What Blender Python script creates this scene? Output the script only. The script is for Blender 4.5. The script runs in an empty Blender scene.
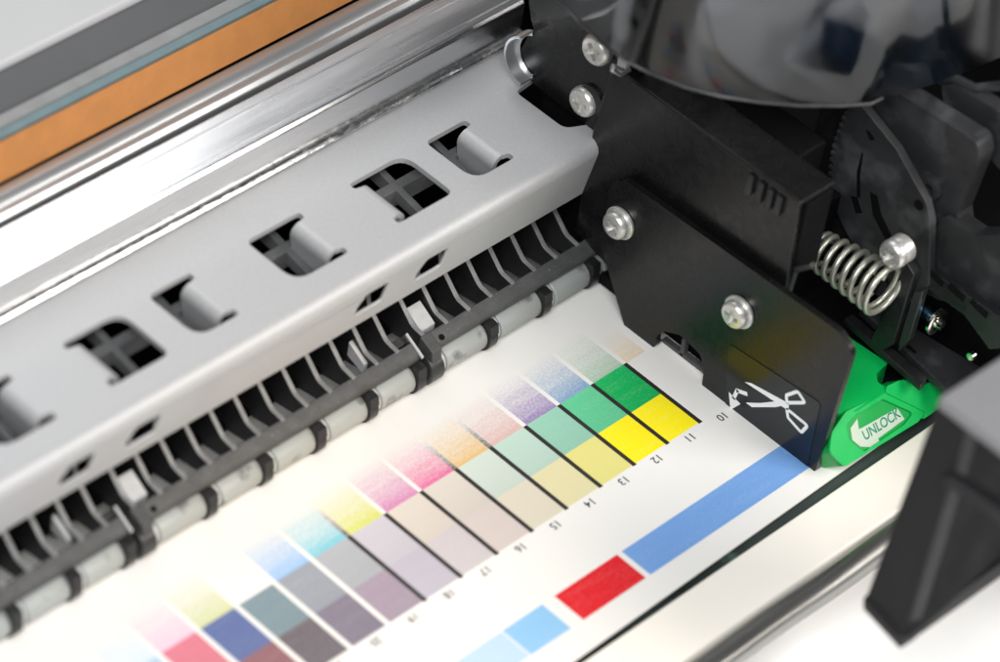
import bpy, bmesh, math, random
from mathutils import Vector, Matrix
random.seed(7)
PI = math.pi
S = 0.001                      # every length below is written in millimetres
scene = bpy.context.scene

# ------------------------------------------------------------------ camera
cam_d = bpy.data.cameras.new('camera'); cam = bpy.data.objects.new('camera', cam_d)
scene.collection.objects.link(cam); scene.camera = cam
CX = Vector((0.698616, -0.703383, 0.131103))      # image right
CD = Vector((-0.420932, -0.552212, -0.719637))    # image down
CF = Vector((0.578577, 0.447564, -0.681861))      # view direction
M = Matrix((CX, -CD, -CF)).transposed().to_4x4()
M.translation = Vector((-401.799, -266.058, 460.167)) * S
cam.matrix_world = M
cam_d.sensor_width = 36; cam_d.lens = 144; cam_d.clip_start = 0.02; cam_d.clip_end = 20
cam_d.dof.use_dof = True; cam_d.dof.focus_distance = 0.668; cam_d.dof.aperture_fstop = 11.0

# ------------------------------------------------------------------ light
world = bpy.data.worlds.new('World'); scene.world = world; world.use_nodes = True
bg = world.node_tree.nodes['Background']
bg.inputs[0].default_value = (0.95, 0.97, 1.0, 1); bg.inputs[1].default_value = 0.10
def area(name, loc, target, size, power, col, sy=None):
    d = bpy.data.lights.new(name, 'AREA'); d.energy = power; d.color = col
    d.shape = 'RECTANGLE'; d.size = size * S; d.size_y = (sy or size) * S
    o = bpy.data.objects.new(name, d); scene.collection.objects.link(o)
    o.location = Vector(loc) * S
    v = (Vector(target) - Vector(loc)).normalized()
    o.rotation_euler = v.to_track_quat('-Z', 'Y').to_euler()
    return o
area('softbox', (-330, -190, 470), (-80, 10, 0), 280, 3.3, (0.965, 0.985, 1.0))
area('back_softbox', (70, 320, 400), (-100, 50, 20), 210, 0.7, (0.97, 0.985, 1.0), 260)
area('front_softbox', (210, -440, 400), (0, 10, 0), 300, 3.4, (1.0, 0.955, 0.90))
sd = bpy.data.lights.new('warm_spot', 'SPOT'); sd.energy = 0.8; sd.color = (1.0, 0.66, 0.26); sd.spot_size = math.radians(22); sd.spot_blend = 1.0; sd.shadow_soft_size = 0.02
so = bpy.data.objects.new('warm_spot', sd); scene.collection.objects.link(so); so.location = Vector((-75, -190, 95)) * S
so.rotation_euler = (Vector((-66, 22, 0)) - Vector((-75, -190, 95))).to_track_quat('-Z', 'Y').to_euler()
scene.view_settings.view_transform = 'Standard'; scene.view_settings.look = 'None'
scene.view_settings.exposure = 0.0; scene.view_settings.gamma = 1.0
scene.cycles.max_bounces = 8
scene.cycles.sample_clamp_indirect = 4.0

# ------------------------------------------------------------------ materials
def srgb(r, g, b):
    f = lambda c: (c / 255 / 12.92) if c / 255 <= 0.04045 else ((c / 255 + 0.055) / 1.055) ** 2.4
    return (f(r), f(g), f(b))
def mat(name, col, rough=0.5, metal=0.0, var=0.08, vscale=250, bump=0.0, bscale=4000, stretch=None,
        rvar=0.08, spec=0.5, coat=0.0, transm=0.0, specks=0.0):
    m = bpy.data.materials.new(name); m.use_nodes = True
    nt = m.node_tree; N = nt.nodes; L = nt.links; p = N['Principled BSDF']
    p.inputs['Roughness'].default_value = rough; p.inputs['Metallic'].default_value = metal
    p.inputs['Specular IOR Level'].default_value = spec; p.inputs['Coat Weight'].default_value = coat
    p.inputs['Coat Roughness'].default_value = 0.15
    p.inputs['Transmission Weight'].default_value = transm
    tc = N.new('ShaderNodeTexCoord'); mp = N.new('ShaderNodeMapping'); L.new(tc.outputs['Object'], mp.inputs['Vector'])
    if stretch: mp.inputs['Scale'].default_value = stretch
    n = N.new('ShaderNodeTexNoise'); n.inputs['Scale'].default_value = vscale; n.inputs['Detail'].default_value = 5
    L.new(mp.outputs[0], n.inputs['Vector'])
    mr = N.new('ShaderNodeMapRange'); mr.inputs[1].default_value = 0.3; mr.inputs[2].default_value = 0.7
    mr.inputs[3].default_value = 1 - var; mr.inputs[4].default_value = 1 + var; L.new(n.outputs['Fac'], mr.inputs[0])
    mu = N.new('ShaderNodeVectorMath'); mu.operation = 'SCALE'; mu.inputs[0].default_value = col
    L.new(mr.outputs[0], mu.inputs['Scale'])
    last = mu.outputs[0]
    if specks:
        v = N.new('ShaderNodeTexNoise'); v.inputs['Scale'].default_value = 2600; v.inputs['Detail'].default_value = 2
        L.new(tc.outputs['Object'], v.inputs['Vector'])
        r2 = N.new('ShaderNodeMapRange'); r2.inputs[1].default_value = 0.66; r2.inputs[2].default_value = 0.76
        r2.inputs[4].default_value = specks; L.new(v.outputs['Fac'], r2.inputs[0])
        mx = N.new('ShaderNodeMix'); mx.data_type = 'RGBA'; L.new(r2.outputs[0], mx.inputs[0])
        L.new(last, mx.inputs[6]); mx.inputs[7].default_value = (0.35, 0.35, 0.35, 1); last = mx.outputs[2]
    L.new(last, p.inputs['Base Color'])
    r = N.new('ShaderNodeMapRange'); r.inputs[1].default_value = 0.3; r.inputs[2].default_value = 0.7
    r.inputs[3].default_value = max(0.02, rough - rvar); r.inputs[4].default_value = min(1, rough + rvar)
    n2 = N.new('ShaderNodeTexNoise'); n2.inputs['Scale'].default_value = vscale * 2.3; n2.inputs['Detail'].default_value = 4
    L.new(mp.outputs[0], n2.inputs['Vector']); L.new(n2.outputs['Fac'], r.inputs[0]); L.new(r.outputs[0], p.inputs['Roughness'])
    if bump:
        n3 = N.new('ShaderNodeTexNoise'); n3.inputs['Scale'].default_value = bscale; n3.inputs['Detail'].default_value = 3
        L.new(mp.outputs[0], n3.inputs['Vector'])
        b = N.new('ShaderNodeBump'); b.inputs['Strength'].default_value = bump; b.inputs['Distance'].default_value = 0.0001
        L.new(n3.outputs['Fac'], b.inputs['Height']); L.new(b.outputs[0], p.inputs['Normal'])
    return m

PAPER = (0.79, 0.770, 0.735)
m_paper = mat('paper_white', PAPER, 0.55, var=0.012, vscale=60, bump=0.25, bscale=3000)
m_sheet = mat('grey_coated_steel', (0.45, 0.45, 0.455), 0.52, metal=0.35, var=0.04, vscale=1500, bump=0.35, bscale=4500, rvar=0.04)
m_rail = mat('polished_aluminium', (0.74, 0.74, 0.75), 0.27, metal=1.0, var=0.10, vscale=120, stretch=(0.08, 1, 1), bump=0.12, bscale=900, rvar=0.07)
m_rail2 = mat('brushed_aluminium', (0.50, 0.51, 0.52), 0.34, metal=0.8, var=0.08, vscale=160, stretch=(0.06, 1, 1), rvar=0.06)
m_scratch = mat('scratched_aluminium', (0.6, 0.6, 0.6), 0.22, metal=1.0, var=0.25, vscale=500, stretch=(0.5, 1, 1), bump=1.0, bscale=700, rvar=0.12)
m_belt = mat('orange_belt', srgb(176, 116, 60), 0.6, var=0.07, vscale=300, bump=0.2)
m_teal = mat('blue_grey_strip', srgb(100, 118, 122), 0.6)
m_grey = mat('grey_plastic', (0.22, 0.22, 0.22), 0.6)
m_dgrey = mat('dark_grey_panel', (0.085, 0.086, 0.09), 0.6, var=0.1, vscale=30)
m_cover = mat('light_cover_plastic', (0.42, 0.42, 0.425), 0.45, var=0.04, vscale=20)
m_black = mat('black_coated_steel', (0.006, 0.006, 0.0063), 0.28, var=0.15, vscale=200, bump=0.10, bscale=6000, rvar=0.07, spec=0.38, specks=0.05)
m_plastic = mat('black_plastic', (0.010, 0.010, 0.011), 0.40, var=0.25, vscale=260, bump=0.35, bscale=3500, rvar=0.1)
m_plastic_w = mat('worn_black_plastic', (0.022, 0.0225, 0.024), 0.38, var=0.25, vscale=120, bump=0.3, bscale=3000, rvar=0.1)
m_dusty = mat('dusty_black_plastic', (0.055, 0.055, 0.056), 0.58, var=0.2, vscale=300, bump=0.6, bscale=3000, specks=0.35)
m_lattice = mat('grey_lattice_plastic', (0.10, 0.10, 0.101), 0.55, var=0.15, vscale=300, bump=0.4)
m_rib = mat('grey_black_rib_plastic', (0.014, 0.014, 0.0145), 0.45, var=0.2, vscale=400, bump=0.5, bscale=3000, specks=0.15)
m_ribedge = mat('lit_rib_edge', (0.17, 0.17, 0.17), 0.45, var=0.2, vscale=500, bump=0.4)  # paler grey paints in the light caught by the rib edges
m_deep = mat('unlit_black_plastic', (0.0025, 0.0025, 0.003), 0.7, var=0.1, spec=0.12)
m_roller = mat('grey_rubber_roller', (0.32, 0.333, 0.32), 0.45, var=0.10, vscale=160, stretch=(0.4, 1, 1), bump=0.1)
def add_stain_glint(m, scale, lo, hi, col):  # noise blotches: stains on most materials, painted glints on the seal
    nt = m.node_tree; N = nt.nodes; L = nt.links; p = N['Principled BSDF']; src = p.inputs['Base Color'].links[0].from_socket
    g = N.new('ShaderNodeNewGeometry'); n = N.new('ShaderNodeTexNoise'); n.inputs['Scale'].default_value = scale; n.inputs['Detail'].default_value = 6
    L.new(g.outputs['Position'], n.inputs['Vector']); r = N.new('ShaderNodeMapRange'); r.inputs[1].default_value = lo; r.inputs[2].default_value = hi
    L.new(n.outputs['Fac'], r.inputs[0]); mx = N.new('ShaderNodeMix'); mx.data_type = 'RGBA'; L.new(r.outputs[0], mx.inputs[0])
    L.new(src, mx.inputs[6]); mx.inputs[7].default_value = (*col, 1); L.new(mx.outputs[2], p.inputs['Base Color'])
add_stain_glint(m_roller, 230, 0.60, 0.70, (0.16, 0.165, 0.16))
add_stain_glint(m_sheet, 40, 0.60, 0.80, (0.40, 0.40, 0.405))
add_stain_glint(m_plastic_w, 140, 0.52, 0.75, (0.075, 0.078, 0.08))
add_stain_glint(m_plastic, 170, 0.58, 0.78, (0.03, 0.032, 0.034))
m_rollend = mat('pale_roller_sleeve', (0.44, 0.45, 0.44), 0.4, var=0.05)
m_felt = mat('pale_pad', (0.40, 0.40, 0.40), 0.7, var=0.1, vscale=500, bump=0.4)
m_screw = mat('zinc_screw', (0.66, 0.65, 0.62), 0.34, metal=0.7, var=0.10, vscale=900, bump=0.3, bscale=1800, rvar=0.08)
m_spring = mat('olive_spring_steel', (0.50, 0.50, 0.43), 0.36, metal=0.75, var=0.06, vscale=300, rvar=0.04)
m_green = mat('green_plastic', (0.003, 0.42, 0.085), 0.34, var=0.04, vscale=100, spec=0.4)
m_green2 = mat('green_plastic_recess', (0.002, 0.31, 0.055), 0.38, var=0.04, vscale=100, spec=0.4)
m_arrow = mat('pale_grey_print', (0.46, 0.54, 0.44), 0.5, var=0.04)
m_gtext = mat('green_print', (0.0, 0.24, 0.13), 0.5)
m_white = mat('white_print', (0.85, 0.86, 0.86), 0.5, var=0.02)
m_label = mat('gloss_black_label', (0.006, 0.008, 0.012), 0.2, var=0.05, rvar=0.02, spec=0.45)
m_ledge = mat('cream_ledge_plastic', (0.88, 0.83, 0.75), 0.5, var=0.015, vscale=30)
m_bar = mat('satin_grey_rod', (0.34, 0.335, 0.32), 0.32, metal=0.9, var=0.08, vscale=80, stretch=(0.2, 1, 1))
m_slot = mat('green_black_seal', (0.035, 0.045, 0.042), 0.3, var=0.6, vscale=60, stretch=(0.5, 1, 1))
m_table = mat('white_table', (0.94, 0.94, 0.94), 0.6, var=0.01)
m_fgtop = mat('grey_corner_plastic', (0.20, 0.197, 0.205), 0.5, var=0.04, vscale=60)
m_fg = mat('charcoal_corner_plastic', (0.008, 0.008, 0.0095), 0.5, var=0.1, vscale=60, spec=0.35)
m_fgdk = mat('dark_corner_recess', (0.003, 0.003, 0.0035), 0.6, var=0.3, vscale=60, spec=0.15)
m_ink = mat('black_ink', (0.022, 0.018, 0.018), 0.5, var=0.1)
m_digit = mat('grey_digit_ink', (0.09, 0.09, 0.10), 0.6, var=0.1)
m_blue = mat('blue_steel', (0.10, 0.22, 0.32), 0.2, metal=1.0, rvar=0.1)
m_chromeb = mat('bright_bolt', (0.85, 0.83, 0.75), 0.15, metal=1.0)
m_inner = mat('pale_inner_plastic', (0.24, 0.237, 0.232), 0.6, var=0.08, vscale=60)
m_navy = mat('navy_inner_plastic', (0.010, 0.022, 0.042), 0.45)

add_stain_glint(m_slot, 70, 0.57, 0.64, (0.10, 0.17, 0.15))  # pale teal glints of the seal, painted into its colour
def ink_material():
    m = bpy.data.materials.new('printed_ink'); m.use_nodes = True
    nt = m.node_tree; N = nt.nodes; L = nt.links; p = N['Principled BSDF']; p.inputs['Roughness'].default_value = 0.5
    a = N.new('ShaderNodeAttribute'); a.attribute_name = 'ink'
    tc = N.new('ShaderNodeTexCoord')
    n = N.new('ShaderNodeTexNoise'); n.inputs['Scale'].default_value = 2200; n.inputs['Detail'].default_value = 3; n.inputs['Roughness'].default_value = 0.7
    L.new(tc.outputs['Object'], n.inputs['Vector'])
    mp = N.new('ShaderNodeMapping'); mp.inputs['Scale'].default_value = (0.12, 1, 1); L.new(tc.outputs['Object'], mp.inputs['Vector'])
    n2 = N.new('ShaderNodeTexNoise'); n2.inputs['Scale'].default_value = 700; n2.inputs['Detail'].default_value = 3; L.new(mp.outputs[0], n2.inputs['Vector'])
    # density + grain, where the density is below one
    inv = N.new('ShaderNodeMath'); inv.operation = 'SUBTRACT'; inv.inputs[0].default_value = 1.12; L.new(a.outputs['Alpha'], inv.inputs[1])
    s1 = N.new('ShaderNodeMath'); s1.operation = 'SUBTRACT'; L.new(n.outputs['Fac'], s1.inputs[0]); s1.inputs[1].default_value = 0.5
    s1b = N.new('ShaderNodeMath'); s1b.operation = 'MULTIPLY'; L.new(s1.outputs[0], s1b.inputs[0]); s1b.inputs[1].default_value = 2.6
    s2 = N.new('ShaderNodeMath'); s2.operation = 'SUBTRACT'; L.new(n2.outputs['Fac'], s2.inputs[0]); s2.inputs[1].default_value = 0.5
    s3 = N.new('ShaderNodeMath'); s3.operation = 'ADD'; L.new(s1b.outputs[0], s3.inputs[0]); L.new(s2.outputs[0], s3.inputs[1])
    # grain amplitude = 4*d*(1-d) + small
    md = N.new('ShaderNodeMath'); md.operation = 'MULTIPLY'; L.new(inv.outputs[0], md.inputs[0]); L.new(a.outputs['Alpha'], md.inputs[1])
    m4 = N.new('ShaderNodeMath'); m4.operation = 'MULTIPLY'; L.new(md.outputs[0], m4.inputs[0]); m4.inputs[1].default_value = 1.7
    m5 = N.new('ShaderNodeMath'); m5.operation = 'MULTIPLY'; L.new(m4.outputs[0], m5.inputs[0]); L.new(s3.outputs[0], m5.inputs[1])
    ad = N.new('ShaderNodeMath'); ad.operation = 'ADD'; ad.use_clamp = True; L.new(a.outputs['Alpha'], ad.inputs[0]); L.new(m5.outputs[0], ad.inputs[1])
    mx = N.new('ShaderNodeMix'); mx.data_type = 'RGBA'; L.new(ad.outputs[0], mx.inputs[0])
    mx.inputs[6].default_value = (*PAPER, 1); L.new(a.outputs['Color'], mx.inputs[7]); L.new(mx.outputs[2], p.inputs['Base Color'])
    return m
m_print = ink_material()

def smoked():
    m = bpy.data.materials.new('smoked_clear_plastic'); m.use_nodes = True
    nt = m.node_tree; N = nt.nodes; L = nt.links; N.remove(N['Principled BSDF'])
    t = N.new('ShaderNodeBsdfRefraction'); t.inputs[0].default_value = (0.62, 0.64, 0.68, 1); t.inputs['IOR'].default_value = 1.12; t.inputs['Roughness'].default_value = 0.42
    g = N.new('ShaderNodeBsdfGlossy'); g.inputs['Roughness'].default_value = 0.10; g.inputs[0].default_value = (.6, .6, .6, 1)
    fr = N.new('ShaderNodeFresnel'); fr.inputs['IOR'].default_value = 1.5
    mr = N.new('ShaderNodeMath'); mr.operation = 'MULTIPLY_ADD'; mr.inputs[1].default_value = 1.0; mr.inputs[2].default_value = 0.03
    L.new(fr.outputs[0], mr.inputs[0])
    mx = N.new('ShaderNodeMixShader'); L.new(mr.outputs[0], mx.inputs[0]); L.new(t.outputs[0], mx.inputs[1]); L.new(g.outputs[0], mx.inputs[2])
    L.new(mx.outputs[0], N['Material Output'].inputs['Surface'])
    return m
m_smoke = smoked()

# ------------------------------------------------------------------ helpers
ORG = {}
def thing(name, label, cat, loc=(0, 0, 0), group=None):
    o = bpy.data.objects.new(name, None); scene.collection.objects.link(o)
    o.empty_display_size = 0.01; o.location = Vector(loc) * S
    o['label'] = label; o['category'] = cat
    if group: o['group'] = group
    ORG[o] = Vector(loc); return o
def tag(o, label, cat, group=None):
    o['label'] = label; o['category'] = cat
    if group: o['group'] = group
    return o
def mesh(bm, origin=Vector((0, 0, 0)), smooth=None):
    me = bpy.data.meshes.new('mesh')
    for v in bm.verts: v.co = (v.co - origin) * S
    bmesh.ops.recalc_face_normals(bm, faces=bm.faces)
    bm.to_mesh(me); bm.free()
    if smooth:
        for p in me.polygons: p.use_smooth = True
        me.set_sharp_from_angle(angle=math.radians(smooth))
    return me
def obj(name, bm, m, parent=None, bev=0.0, smooth=None, seg=2, origin=None):
    """one mesh object; all coordinates of bm are in world millimetres"""
    if parent is not None: org = ORG[parent]
    else: org = Vector(origin or (0, 0, 0))
    me = mesh(bm, org, smooth); me.name = name
    o = bpy.data.objects.new(name, me); scene.collection.objects.link(o)
    if m: me.materials.append(m)
    if parent is not None: o.parent = parent
    else: o.location = org * S
    ORG[o] = org
    if bev:
        b = o.modifiers.new('bevel', 'BEVEL'); b.width = bev * S; b.segments = seg
        b.limit_method = 'ANGLE'; b.angle_limit = math.radians(35); b.use_clamp_overlap = True
        for p in me.polygons: p.use_smooth = True
        b.harden_normals = True
        if not smooth: me.set_sharp_from_angle(angle=math.radians(35))
    return o
def struct(o): o['kind'] = 'structure'; return o
def to3(p, axis, v):
    return Vector((v, p[0], p[1])) if axis == 0 else Vector((p[0], v, p[1])) if axis == 1 else Vector((p[0], p[1], v))
def prism(bm, pts, axis, a, b, bpts=None):
    n = len(pts); A = [bm.verts.new(to3(p, axis, a)) for p in pts]; B = [bm.verts.new(to3(p, axis, b)) for p in (bpts or pts)]
    bm.faces.new(A); bm.faces.new(B[::-1])
    for i in range(n): bm.faces.new((A[i], A[(i + 1) % n], B[(i + 1) % n], B[i]))
    return bm
def slab(pts, axis, a, th):
    """a concave polygon extruded along an axis"""
    bm = nb(); vs = []
    for p in pts:
        if not vs or (Vector(p) - Vector(vs[-1])).length > 0.01: vs.append(tuple(p))
    if (Vector(vs[0]) - Vector(vs[-1])).length < 0.01: vs.pop()
    V = [bm.verts.new(to3(p, axis, a)) for p in vs]
    ed = [bm.edges.new((V[i], V[(i + 1) % len(V)])) for i in range(len(V))]
    bmesh.ops.triangle_fill(bm, use_beauty=True, use_dissolve=False, edges=ed)
    r = bmesh.ops.extrude_face_region(bm, geom=list(bm.faces)); off = Vector((0, 0, 0)); off[axis] = th
    bmesh.ops.translate(bm, verts=[g for g in r['geom'] if isinstance(g, bmesh.types.BMVert)], vec=off)
    return bm
def box(bm, x0, x1, y0, y1, z0, z1):
    return prism(bm, [(x0, y0), (x1, y0), (x1, y1), (x0, y1)], 2, z0, z1)
def nb(): return bmesh.new()
def rnd(pts, r, seg=6):
    """round the corners of a polygon; r is one radius or one per corner"""
    out = []; n = len(pts)
    for i in range(n):
        p = Vector(pts[i]); a = Vector(pts[i - 1]) - p; b = Vector(pts[(i + 1) % n]) - p
        rr = r[i] if isinstance(r, (list, tuple)) else r
        if rr <= 0: out.append(tuple(p)); continue
        la, lb = a.length, b.length; a.normalize(); b.normalize()
        ang = a.angle(b); d = min(rr / max(math.tan(ang / 2), 1e-3), la * .48, lb * .48)
        for k in range(seg + 1):
            t = k / seg; q0 = p + a * d; q1 = p + b * d
            q = q0.lerp(p, t).lerp(p.lerp(q1, t), t); out.append((q.x, q.y))
    return out
def frame_for(d):
    d = d.normalized(); u = Vector((0, 0, 1)) if abs(d.z) < .9 else Vector((1, 0, 0))
    a = d.cross(u).normalized(); return a, d.cross(a).normalized()
def tube(bm, pts, r, seg=12, caps=True):
    pts = [Vector(p) for p in pts]; rings = []
    a = None
    for i, p in enumerate(pts):
        d = (pts[min(i + 1, len(pts) - 1)] - pts[max(i - 1, 0)]).normalized()
        if a is None: a, b = frame_for(d)
        else: a = (a - d * a.dot(d)).normalized(); b = d.cross(a)
        rr = r[i] if isinstance(r, (list, tuple)) else r
        rings.append([bm.verts.new(p + (a * math.cos(2 * PI * k / seg) + b * math.sin(2 * PI * k / seg)) * rr) for k in range(seg)])
    for i in range(len(rings) - 1):
        for k in range(seg): bm.faces.new((rings[i][k], rings[i][(k + 1) % seg], rings[i + 1][(k + 1) % seg], rings[i + 1][k]))
    if caps: bm.faces.new(rings[0][::-1]); bm.faces.new(rings[-1])
    return bm
def lathe(bm, prof, origin, axis, seg=32):
    """prof: (distance along axis, radius)"""
    origin = Vector(origin); axis = Vector(axis).normalized(); a, b = frame_for(axis); rings = []
    for t, r in prof:
        c = origin + axis * t
        rings.append([c] if r <= 1e-6 else [c + (a * math.cos(2 * PI * k / seg) + b * math.sin(2 * PI * k / seg)) * r for k in range(seg)])
    rv = [[bm.verts.new(v) for v in R] for R in rings]
    for i in range(len(rv) - 1):
        A, B = rv[i], rv[i + 1]
        for k in range(seg):
            k2 = (k + 1) % seg
            if len(A) == 1 and len(B) == 1: continue
            if len(A) == 1: bm.faces.new((A[0], B[k2], B[k]))
            elif len(B) == 1: bm.faces.new((A[k], A[k2], B[0]))
            else: bm.faces.new((A[k], A[k2], B[k2], B[k]))
    if len(rv[0]) > 1: bm.faces.new(rv[0][::-1])
    if len(rv[-1]) > 1: bm.faces.new(rv[-1])
    return bm
def plate_holes(outer, holes, axis, v, th):
    """flat sheet with holes: outer and holes are loops, extruded by th along axis"""
    bm = nb(); edges = []
    for loop in [outer] + holes:
        vs = [bm.verts.new(to3(p, axis, v)) for p in loop]
        edges += [bm.edges.new((vs[i], vs[(i + 1) % len(vs)])) for i in range(len(vs))]
    bmesh.ops.triangle_fill(bm, use_beauty=True, use_dissolve=False, edges=edges)
    bmesh.ops.dissolve_limit(bm, angle_limit=0.01, verts=bm.verts, edges=bm.edges, delimit=set()) if not holes else None
    if th:
        r = bmesh.ops.extrude_face_region(bm, geom=list(bm.faces))
        dv = [g for g in r['geom'] if isinstance(g, bmesh.types.BMVert)]
        off = Vector((0, 0, 0)); off[axis] = th
        bmesh.ops.translate(bm, verts=dv, vec=off)
    return bm
def boolean_mesh(bm_a, bm_b):
    """a minus b, returned as a bmesh in millimetres"""
    oa = bpy.data.objects.new('a', mesh(bm_a)); ob = bpy.data.objects.new('b', mesh(bm_b))
    scene.collection.objects.link(oa); scene.collection.objects.link(ob)
    md = oa.modifiers.new('x', 'BOOLEAN'); md.object = ob; md.operation = 'DIFFERENCE'; md.solver = 'EXACT'
    dg = bpy.context.evaluated_depsgraph_get(); dg.update()
    me = bpy.data.meshes.new_from_object(oa.evaluated_get(dg))
    bm = nb(); bm.from_mesh(me)
    for v in bm.verts: v.co = v.co / S
    bpy.data.objects.remove(oa); bpy.data.objects.remove(ob)
    return bm
def text_bm(body, size, origin, ux, uy, th=0.02, align='CENTER', bold=0.0, xs=1.0):
    cu = bpy.data.curves.new('t', 'FONT'); cu.body = body; cu.size = 1.0; cu.align_x = align; cu.align_y = 'CENTER'; cu.offset = bold
    o = bpy.data.objects.new('t', cu); scene.collection.objects.link(o)
    dg = bpy.context.evaluated_depsgraph_get(); dg.update()
    me = bpy.data.meshes.new_from_object(o.evaluated_get(dg)); bpy.data.objects.remove(o)
    bm = nb(); bm.from_mesh(me)
    ux = Vector(ux).normalized(); uy = Vector(uy).normalized(); uz = ux.cross(uy)
    for v in bm.verts: v.co = Vector(origin) + ux * (v.co.x * size * xs) + uy * (v.co.y * size)
    r = bmesh.ops.extrude_face_region(bm, geom=list(bm.faces))
    bmesh.ops.translate(bm, verts=[g for g in r['geom'] if isinstance(g, bmesh.types.BMVert)], vec=uz * th)
    return bm

# ================================================================== THE SETTING
b = nb(); box(b, -900, 900, -700, 900, -20, -18)
o = struct(obj('table_surface', b, m_table))

# ------------------------------------------------------------------ bed under the paper
b = nb(); box(b, -190, 20, -19.5, 75, -4, -0.35)
o = obj('print_bed', b, m_ledge, bev=0.3, origin=(-60, 20, -4))
tag(o, 'cream white bed lying flat under the printed paper', 'printer bed')

# ------------------------------------------------------------------ printed paper
paper = thing('printed_paper', 'white test print with rows of coloured squares and small black numbers', 'paper', (-60, 5, 0))
b = nb(); NX, NY = 60, 26
x0, x1, y0, y1 = -175, 20, -24.1, 62
g = []
for i in range(NX + 1):
    row = []
    for j in range(NY + 1):
        x = x0 + (x1 - x0) * i / NX; ye = -23.5 + (x + 34.6) * 0.018; y = ye + (y1 - ye) * j / NY
        row.append(b.verts.new((x, y, -0.02)))
    g.append(row)
for i in range(NX):
    for j in range(NY): b.faces.new((g[i][j], g[i + 1][j], g[i + 1][j + 1], g[i][j + 1]))
r = bmesh.ops.extrude_face_region(b, geom=list(b.faces))
bmesh.ops.translate(b, verts=[q for q in r['geom'] if isinstance(q, bmesh.types.BMVert)], vec=(0, 0, -0.2))
obj('sheet', b, m_paper, paper)

Y0, YA, YB, YC = 0.0, 8.65, 17.4, 27.5
GAP = 0.0
def patch(xa, xb, ya, yb, c, fade=None, c2=None, parent=paper, z=0.0):
    """a printed patch; fade=(density at ya, density at yb)"""
    bm = nb(); lay = bm.verts.layers.float_color.new('ink'); n = 8; prev = None
    f0, f1 = fade or (1.0, 1.0)
    c = srgb(*c); c2 = srgb(*c2) if c2 else c
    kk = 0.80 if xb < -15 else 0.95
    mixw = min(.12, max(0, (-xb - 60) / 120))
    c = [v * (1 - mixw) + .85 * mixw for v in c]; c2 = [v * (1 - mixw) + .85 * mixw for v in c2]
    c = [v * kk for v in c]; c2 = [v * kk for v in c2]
    for k in range(n + 1):
        t = k / n; y = ya + (yb - ya) * t
        d = f0 + (f1 - f0) * (t ** 0.8 if fade else t)
        col = [c[i] * (1 - t) + c2[i] * t for i in range(3)]
        vs = []
        for x in (xa, xb):
            v = bm.verts.new((x, y, z)); v[lay] = (*col, d); vs.append(v)
        if prev: bm.faces.new((prev[0], prev[1], vs[1], vs[0]))
        prev = vs
    return obj('color_patch', bm, m_print, parent)
H = 0.42                                                     # half the width of a dividing line
cols = {  # column: (A, B, C) colours from the numbered edge backwards
 0: (None, None, (232, 205, 160)),
 1: ((255, 236, 0), (0, 168, 84), (170, 196, 172)),
 2: ((255, 232, 0), (90, 188, 138), (122, 158, 196)),
 3: ((242, 232, 140), (152, 205, 180), (158, 134, 190)),
 4: ((238, 228, 178), (190, 216, 200), (232, 190, 184)),
 5: ((232, 222, 200), (208, 219, 208), (240, 196, 118)),
 6: ((222, 209, 203), (217, 208, 198), (240, 108, 165)),
 7: ((212, 204, 206), (218, 208, 197), (222, 130, 186)),
 8: ((196, 190, 203), (201, 196, 204), (226, 228, 104)),
 9: ((160, 143, 160), (172, 174, 180), (115, 208, 226)),
 10: ((108, 96, 118), (140, 146, 156), (138, 192, 248)),
 11: ((72, 54, 66), (100, 128, 138), None),
 12: ((126, 50, 62), (40, 74, 146), (208, 214, 130)),
 13: ((150, 84, 60), (214, 92, 116), (240, 184, 214)),
 14: ((120, 140, 160), (166, 196, 216), (214, 232, 244)),
 15: ((150, 150, 170), (200, 208, 224), None),
}
for k, (A, B, Cc) in cols.items():
    xb, xa = -8.06 * (k - 1), -8.06 * k
    if k == 0: xa, xb = 0, 5.0
    if k >= 9: xa, xb = xa + 0.45, xb - 0.45
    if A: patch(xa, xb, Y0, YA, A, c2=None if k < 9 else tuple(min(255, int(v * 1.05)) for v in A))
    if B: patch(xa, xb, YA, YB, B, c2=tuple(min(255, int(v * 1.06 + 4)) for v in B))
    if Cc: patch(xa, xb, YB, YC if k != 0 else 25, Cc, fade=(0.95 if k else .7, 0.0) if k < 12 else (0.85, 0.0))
for k in range(0, 10):
    if k == 9: continue
    x = -8.06 * k
    b = nb(); top = YB if k in (0, 1, 2, 3, 7, 6) else YB
    box(b, x - H, x + H, -0.25, top, -0.01, 0.012)
    obj('rule_line', b, m_ink, paper)
    if k in (4, 5, 8):                                      # these lines run on and fade out
        bm = nb(); lay = bm.verts.layers.float_color.new('ink'); prev = None
        for q in range(9):
            t = q / 8; vs = []
            for xx in (x - H, x + H):
                v = bm.verts.new((xx, YB + 8.5 * t, 0.014)); v[lay] = (.05, .045, .045, (1 - t) * 0.85); vs.append(v)
            if prev: bm.faces.new((prev[0], prev[1], vs[1], vs[0]))
            prev = vs
        obj('rule_line', bm, m_print, paper)
    else:
        b = nb(); box(b, x - H, x + H, YB, YC, 0.001, 0.012); obj('gap_line', b, m_paper, paper)
for k in range(10, 23):
    x = 4.0 - 8.06 * (k - 10)
    lab = obj('printed_number', text_bm(str(k), 2.1, (x, -1.45, 0.003), (-1, 0, 0), (0, -1, 0), bold=.012), m_digit, paper)
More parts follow.
